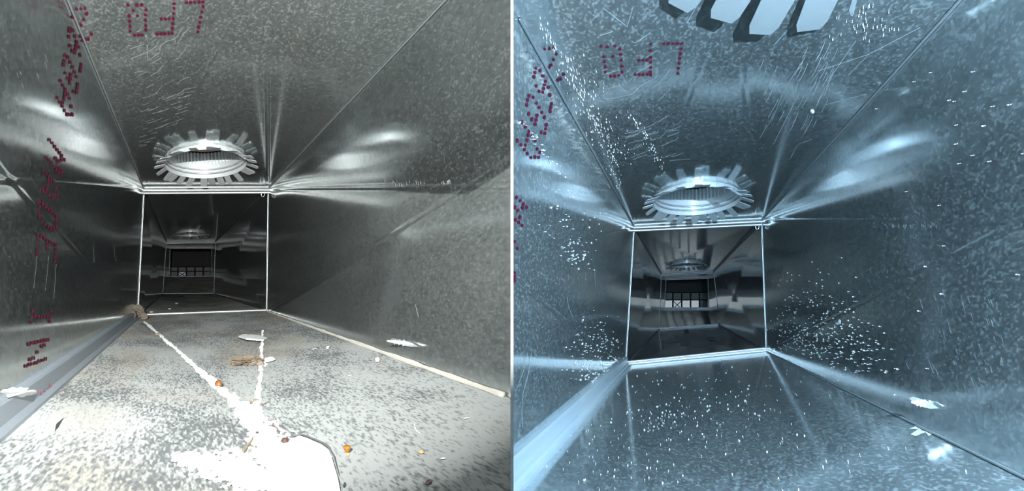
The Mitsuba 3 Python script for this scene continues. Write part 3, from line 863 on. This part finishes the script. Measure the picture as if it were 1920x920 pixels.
thing('twig', twig(FL, [(456, 849), (464, 838), (472, 829), (478, 816)], [2.2, 2.4, 1.8, 1.2], [0, 1, 2, 2]), M((0.20, 0.15, 0.09), 0.7), 'thin tan twig leaning in the white dust left of the card', 'twig', 'twigs on the dusty floor', True)
thing('twig', twig(FL, [(502, 801), (512, 801), (520, 806), (524, 812)], [1.4, 1.6, 1.6, 1.0], [2, 3, 2, 0]), M((0.13, 0.10, 0.08), 0.7), 'short curved brown twig above the card', 'twig', 'twigs on the dusty floor', True)
thing('twig', twig(FL, [(511, 828), (516, 834), (520, 842)], [1.0, 1.0, 0.7], [1, 1, 1]), M((0.15, 0.12, 0.10), 0.7), 'fine straight twig between the brown crumb and the tan twig', 'twig', 'twigs on the dusty floor', True)
thing('twig', twig(FL, [(491, 760), (498, 757), (505, 754)], [0.9, 0.9, 0.6], [1, 2, 3]), M((0.25, 0.2, 0.16), 0.7), 'fine dark twig beside the tan crumb', 'twig', 'twigs on the dusty floor', True)
thing('sliver', twig(FL, [(527, 885), (534, 888), (541, 887)], [1.6, 2.4, 1.4], [1, 1, 1]), M((0.34, 0.22, 0.07), 0.6), 'yellow sliver lying near the bottom left of the card', 'sliver', None, True)
thing('sliver', twig(FL, [(509, 900), (514, 906), (522, 911)], [1.4, 2.4, 2.2], [1, 1, 0]), M((0.12, 0.06, 0.05), 0.6), 'dark red brown sliver at the bottom edge left of the card', 'sliver', None, True)
thing('sliver', twig(FL, [(777, 799), (779, 807), (787, 814)], [1.2, 1.5, 0.9], [4, 1, 1]), W, 'curved white sliver alone on the right half of the floor', 'sliver', None, True)
thing('sliver', twig(FL, [(476, 838), (480, 843), (486, 844)], [1.0, 1.3, 0.8], [1, 1, 1]), M((0.36, 0.27, 0.12), 0.6), 'small yellow curl right of the tan twig', 'sliver', None, True)

# white card with a lifted edge
def card():
    out = [(560, 760), (520, 845), (505, 890), (500, 935), (640, 935), (633, 905), (627, 884), (622, 866), (614, 851), (602, 842), (588, 836), (573, 829), (562, 826), (548, 831), (540, 838)]
    out = out[1:]
    from shapely.geometry import Polygon, Point
    g = []
    poly = Polygon(out)
    xs, ys = np.meshgrid(np.arange(498, 644, 2.0), np.arange(822, 938, 2.0))
    pts = np.stack([xs.ravel(), ys.ravel()], -1)
    from shapely import contains_xy
    ins = contains_xy(poly, pts[:, 0], pts[:, 1])
    ring = np.array([poly.exterior.interpolate(t).coords[0] for t in np.arange(0, poly.length, 2.0)])
    P2 = np.vstack([ring, pts[ins & ~contains_xy(poly.exterior.buffer(1.0), pts[:, 0], pts[:, 1])]])
    from scipy.spatial import Delaunay
    tri = Delaunay(P2).simplices
    tri = tri[contains_xy(poly, *P2[tri].mean(1).T)]
    edge = np.array([(548, 831), (562, 826), (588, 836), (614, 851), (633, 905)], float)
    from shapely.geometry import LineString
    ln = LineString(edge)
    dist = np.array([ln.distance(Point(*q)) for q in P2])
    a, b = FL.find(P2[:, 0], P2[:, 1])
    k = 0.36/F
    top = FL.point(a, b, 0.0022+0.0012*np.exp(-(dist/16)**2))
    bot = FL.point(a, b, 0.0016+0.0012*np.exp(-(dist/16)**2))
    n = len(P2); m = len(ring); i = np.arange(m); j = (i+1) % m
    f = np.vstack([tri, tri[:, ::-1]+n, np.stack([i, j, n+j], -1), np.stack([i, n+j, n+i], -1)])
    return trimesh.Trimesh(np.vstack([top, bot]), f, process=False)


add('white_card__sheet', card(), M((0.88, 0.88, 0.86), 0.7), smooth=50)
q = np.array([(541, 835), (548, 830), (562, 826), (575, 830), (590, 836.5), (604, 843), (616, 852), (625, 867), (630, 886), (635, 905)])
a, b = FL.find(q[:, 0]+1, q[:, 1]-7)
add('white_card__shadow_edge', tube(FL.point(a, b, 0.0021), 0.36/F*np.array([0.6, 1.6, 2.2, 2.4, 2.6, 2.8, 2.6, 1.8, 1.0, 0.5]), 8), M((0.10, 0.105, 0.105), 0.8), smooth=True)  # dark grey tube drawn in place of the shadow beyond the card edge
tag('white_card__shadow_edge', 'dark tube standing in for the shadow along the edge')
tag('white_card', 'white card scrap with a lifted edge and a painted shadow line at the bottom of the dusty floor', 'card')

# white dust swept along the creases of the floor
def dust():
    xs, ys = np.meshgrid(np.arange(255, 640, 1.6), np.arange(596, 925, 1.3), indexing='ij')
    def line(pts, ws):
        p = np.asarray(pts, float); best = np.full(xs.shape, -9.0)
        for (u, v, wu, wv) in zip(p[:-1], p[1:], ws[:-1], ws[1:]):
            d = v-u; t = np.clip(((xs-u[0])*d[0]+(ys-u[1])*d[1])/(d@d), 0, 1)
            dist = np.hypot(xs-u[0]-t*d[0], ys-u[1]-t*d[1]); w = wu+(wv-wu)*t
            best = np.maximum(best, 1-dist/w)
        return best
    f = np.maximum(line([(270, 603), (330, 655), (400, 718), (440, 755), (475, 790), (520, 850)], [3, 4, 8, 13, 24, 50]), line([(492, 622), (489, 700), (484, 745), (480, 790)], [3.5, 5, 7, 22]))
    f = np.maximum(f, line([(520, 845), (545, 925)], [45, 75]))
    f = np.maximum(f, line([(330, 860), (430, 880), (545, 925)], [12, 38, 70])*0.8)
    nz = meshkit.fbm(np.stack([xs/9, ys/5, 0*xs], -1), 4, 5)-0.5
    f = f+1.35*nz-0.10
    keep = (f > 0)
    a, b = FL.find(xs.ravel(), ys.ravel())
    lift = np.clip(f, 0, 1)*0.0022+0.0004
    v = FL.point(a, b, lift.ravel())
    fc = grid_faces(*xs.shape)
    ok = keep.ravel()[fc].all(1)
    fc = fc[ok]
    fn = np.cross(v[fc[:, 1]]-v[fc[:, 0]], v[fc[:, 2]]-v[fc[:, 0]])@FL.n
    fc = np.where((fn > 0)[:, None], fc[:, ::-1], fc)
    used = np.unique(fc); remap = np.zeros(len(v), int); remap[used] = np.arange(len(used))
    return trimesh.Trimesh(v[used], remap[fc], process=False)


add('white_dust', dust(), M((0.86, 0.86, 0.84), 0.9), smooth=True)
tag('white_dust', 'white plaster dust swept in two lines that meet and spread on the floor', 'dust', kind='stuff')

# tan dust ridge along the lower right corner
t = np.linspace(edge_t(left, 2, -1), 0.995, 260)
c = left.stations[1][1]
q = along(left, 2, t)-unit(c[1]-c[0])*0.003+unit(c[0]-c[3])*0.0015
rr = 0.0024*(0.55+0.9*meshkit.fbm(np.stack([t*60, 0*t, 0*t], -1), 3, 2))
add('dust_ridge', tube(q, rr, 7), M((0.52, 0.49, 0.44), 0.9), smooth=True)
tag('dust_ridge', 'tan dust ridge along the lower right corner of the left duct', 'dust', kind='stuff')

# screws, clips, rags
def strip(name, pan, x, y, w, hgt, label, cat_, mat, stick):
    """A screw that comes through the wall: tapered shank, and the torn burr around it."""
    a, b = pan.find(np.array([float(x)]), np.array([float(y)]))
    p = pan.point(a, b)[0]; k = p@pan.duct.d/F
    nrm = pan.normal(a, b)[0]
    k_ = numbered(name)
    tag(k_, label, cat_)
    d = pan.duct.d; up = unit(np.cross(d, nrm))
    if up[2] < 0:
        up = -up
    shank = tube([p-nrm*0.002, p+nrm*stick*0.6, p+nrm*stick*0.95, p+nrm*stick], [hgt*0.5*k, hgt*0.42*k, hgt*0.22*k, hgt*0.05*k], 12)
    add(k_+'__shank', shank, mat, smooth=40)
    for i in range(3):
        c_ = p+nrm*stick*(0.15+0.22*i)
        th = np.linspace(0, 2*np.pi, 25)[:-1]
        r = hgt*(0.62-0.08*i)*k
        add(numbered(k_+'__thread'), tube(c_+r*np.cos(th)[:, None]*up+r*np.sin(th)[:, None]*d, 0.16*hgt*k, 6, True), mat, smooth=True)
    return k_, p, k, nrm, d, up


scene['m_screw'] = P((0.86, 0.87, 0.90), 0.3, 0.7)
k_, p, k, nrm, d, up = strip('screw', PL('wall_right'), 762, 643, 20, 9, 'bright screw point through the right wall of the left duct', 'screw', 'm_screw', 0.022)
add(k_+'__burr', trimesh.Trimesh(p+nrm*0.003+np.array([[cx*0.055, cy*0.0035] for cx, cy in ((-1, 0.1), (-0.3, 0.8), (0.8, 0.5), (1, -0.2), (0.3, -0.9), (-0.5, -0.6))])@np.array([d, up]), [(0, 1, 5), (1, 4, 5), (1, 2, 4), (2, 3, 4), (0, 5, 1), (1, 5, 4), (1, 4, 2), (2, 4, 3)], process=False), 'm_screw')
k_, p, k, nrm, d, up = strip('screw', PR('wall_right'), 1738, 757, 40, 9, 'white tipped screw point through the right wall of the right duct', 'screw', 'm_nosing', 0.012)
add(k_+'__burr', trimesh.Trimesh(p+nrm*0.003+np.array([[cx*0.042, cy*0.0040] for cx, cy in ((-1, 0.3), (-0.3, 0.9), (0.7, 0.7), (1, 0.0), (0.5, -0.9), (-0.5, -0.5))])@np.array([d, up]), [(0, 1, 5), (1, 4, 5), (1, 2, 4), (2, 3, 4), (0, 5, 1), (1, 5, 4), (1, 4, 2), (2, 4, 3)], process=False), 'm_nosing')
thing('white_chip', stamp(PR('wall_right'), [1572, 1576], [606, 603], [4, 3], [3, 5], 0.0012, 7, 0.002), W, 'white chip stuck to the right wall among the specks of the right duct', 'chip')
thing('white_chip', stamp(PR('ceiling'), [1523.0], [207.0], [4.5], [4.5], 0.0012, 9, 0.002), W, 'single pale round chip on the ceiling of the right duct right of the collars', 'chip')

# spike standing on the floor near the left seam
p, k = on_floor(FL, 97, 808)
add('spike__body', tube([p+[0, 0, -0.0005], p+[0.001, 0, 12*k], p+[0.0012, 0, 26*k], p+[0.0016, 0, 36*k]], [4.5*k, 4*k, 2.5*k, 1.2*k], 10), W, smooth=40)
add('spike__tip', tube([p+[0.0016, 0, 36*k], p+[0.002, 0, 41*k]], [1.3*k, 0.5*k], 8), M((0.08, 0.08, 0.08)), smooth=40)
tag('spike', 'pointed white spike with a dark tip standing beside the left seam', 'spike')

# torn white insulation over the left seam
th = np.arange(26)*2*np.pi/26
rad = 1+0.5*(np.random.default_rng(5).random(26)-0.5)
add('insulation_tuft', stamp(PL('wall_left'), [14.0], [735.0], 31*rad, 10*rad, 0.0068, 26, 0.004), W)
tag('insulation_tuft', 'torn white insulation tuft lying on the left seam at the photo edge', 'insulation')

# small clip at the upper right corner of each first joint
for duct, x, y, wh in ((left, 493, 363, 'left'), (right, 1420, 424, 'right')):
    key = numbered('wire_clip')
    s = duct.s1-0.01
    q = np.array([duct.at(s, x+dx, y+dy) for dx, dy in ((-3, -5), (-3, 3), (-1.5, 5.5), (1, 5.5), (3, 3), (3, -5))])
    add(key, tube(q, 0.0013, 8), 'm_screw', smooth=True)
    tag(key, f'bright wire clip at the upper right corner of the {wh} duct first joint', 'clip')

# dark stick beyond the first joint
thing('stick', twig(PL('floor', 1), [(268, 560), (290, 558), (320, 558), (344, 557)], [1.6, 2.0, 2.2, 1.4], [0.5]*4), M((0.07, 0.07, 0.065), 0.7), 'dark stick lying beyond the first joint of the left duct', 'stick', None, True)
for x, y, w, lab in ((284, 586, 7, 'pale crumb just beyond the mud clump'), (318, 580, 6, 'pale crumb at middle distance beyond the first joint'), (331, 570, 6, 'farthest pale crumb beyond the first joint of the left duct')):
    thing('pale_crumb', place(lump(int(x), 2, 0.3), PL('floor', 1), x, y, (w, 4, 3)), W, lab, 'crumb', 'pale crumbs beyond the first joint')
thing('dark_crumb', place(lump(90, 3, 0.4), PR('floor', 1), 1287, 622, (8, 4, 5)), M((0.06, 0.06, 0.05), 0.8), 'dark crumb on the floor beyond the first joint of the right duct', 'crumb')

# wet patch and stain on the clean floor
rad = 1+0.7*(np.random.default_rng(9).random(30)-0.5)
scene['m_wet'] = P((0.10, 0.11, 0.11), 0.12, 0.0, spec=0.9)
add('puddle', stamp(PR('floor', 1), [1295.0], [638.0], 42*rad, 11*rad, 0.0006, 30, 0.0008), 'm_wet')
tag('puddle', 'thin wet patch on the floor just beyond the first joint of the right duct', 'puddle')
rad = 1+0.8*(np.random.default_rng(12).random(24)-0.5)
add(numbered('floor_001__stain'), stamp(PR('floor'), [1742.0], [800.0], 38*rad, 16*rad, 0.0004, 24), M((0.42, 0.42, 0.40), 0.6))
tag('floor_001__stain', 'pale cloudy stain')
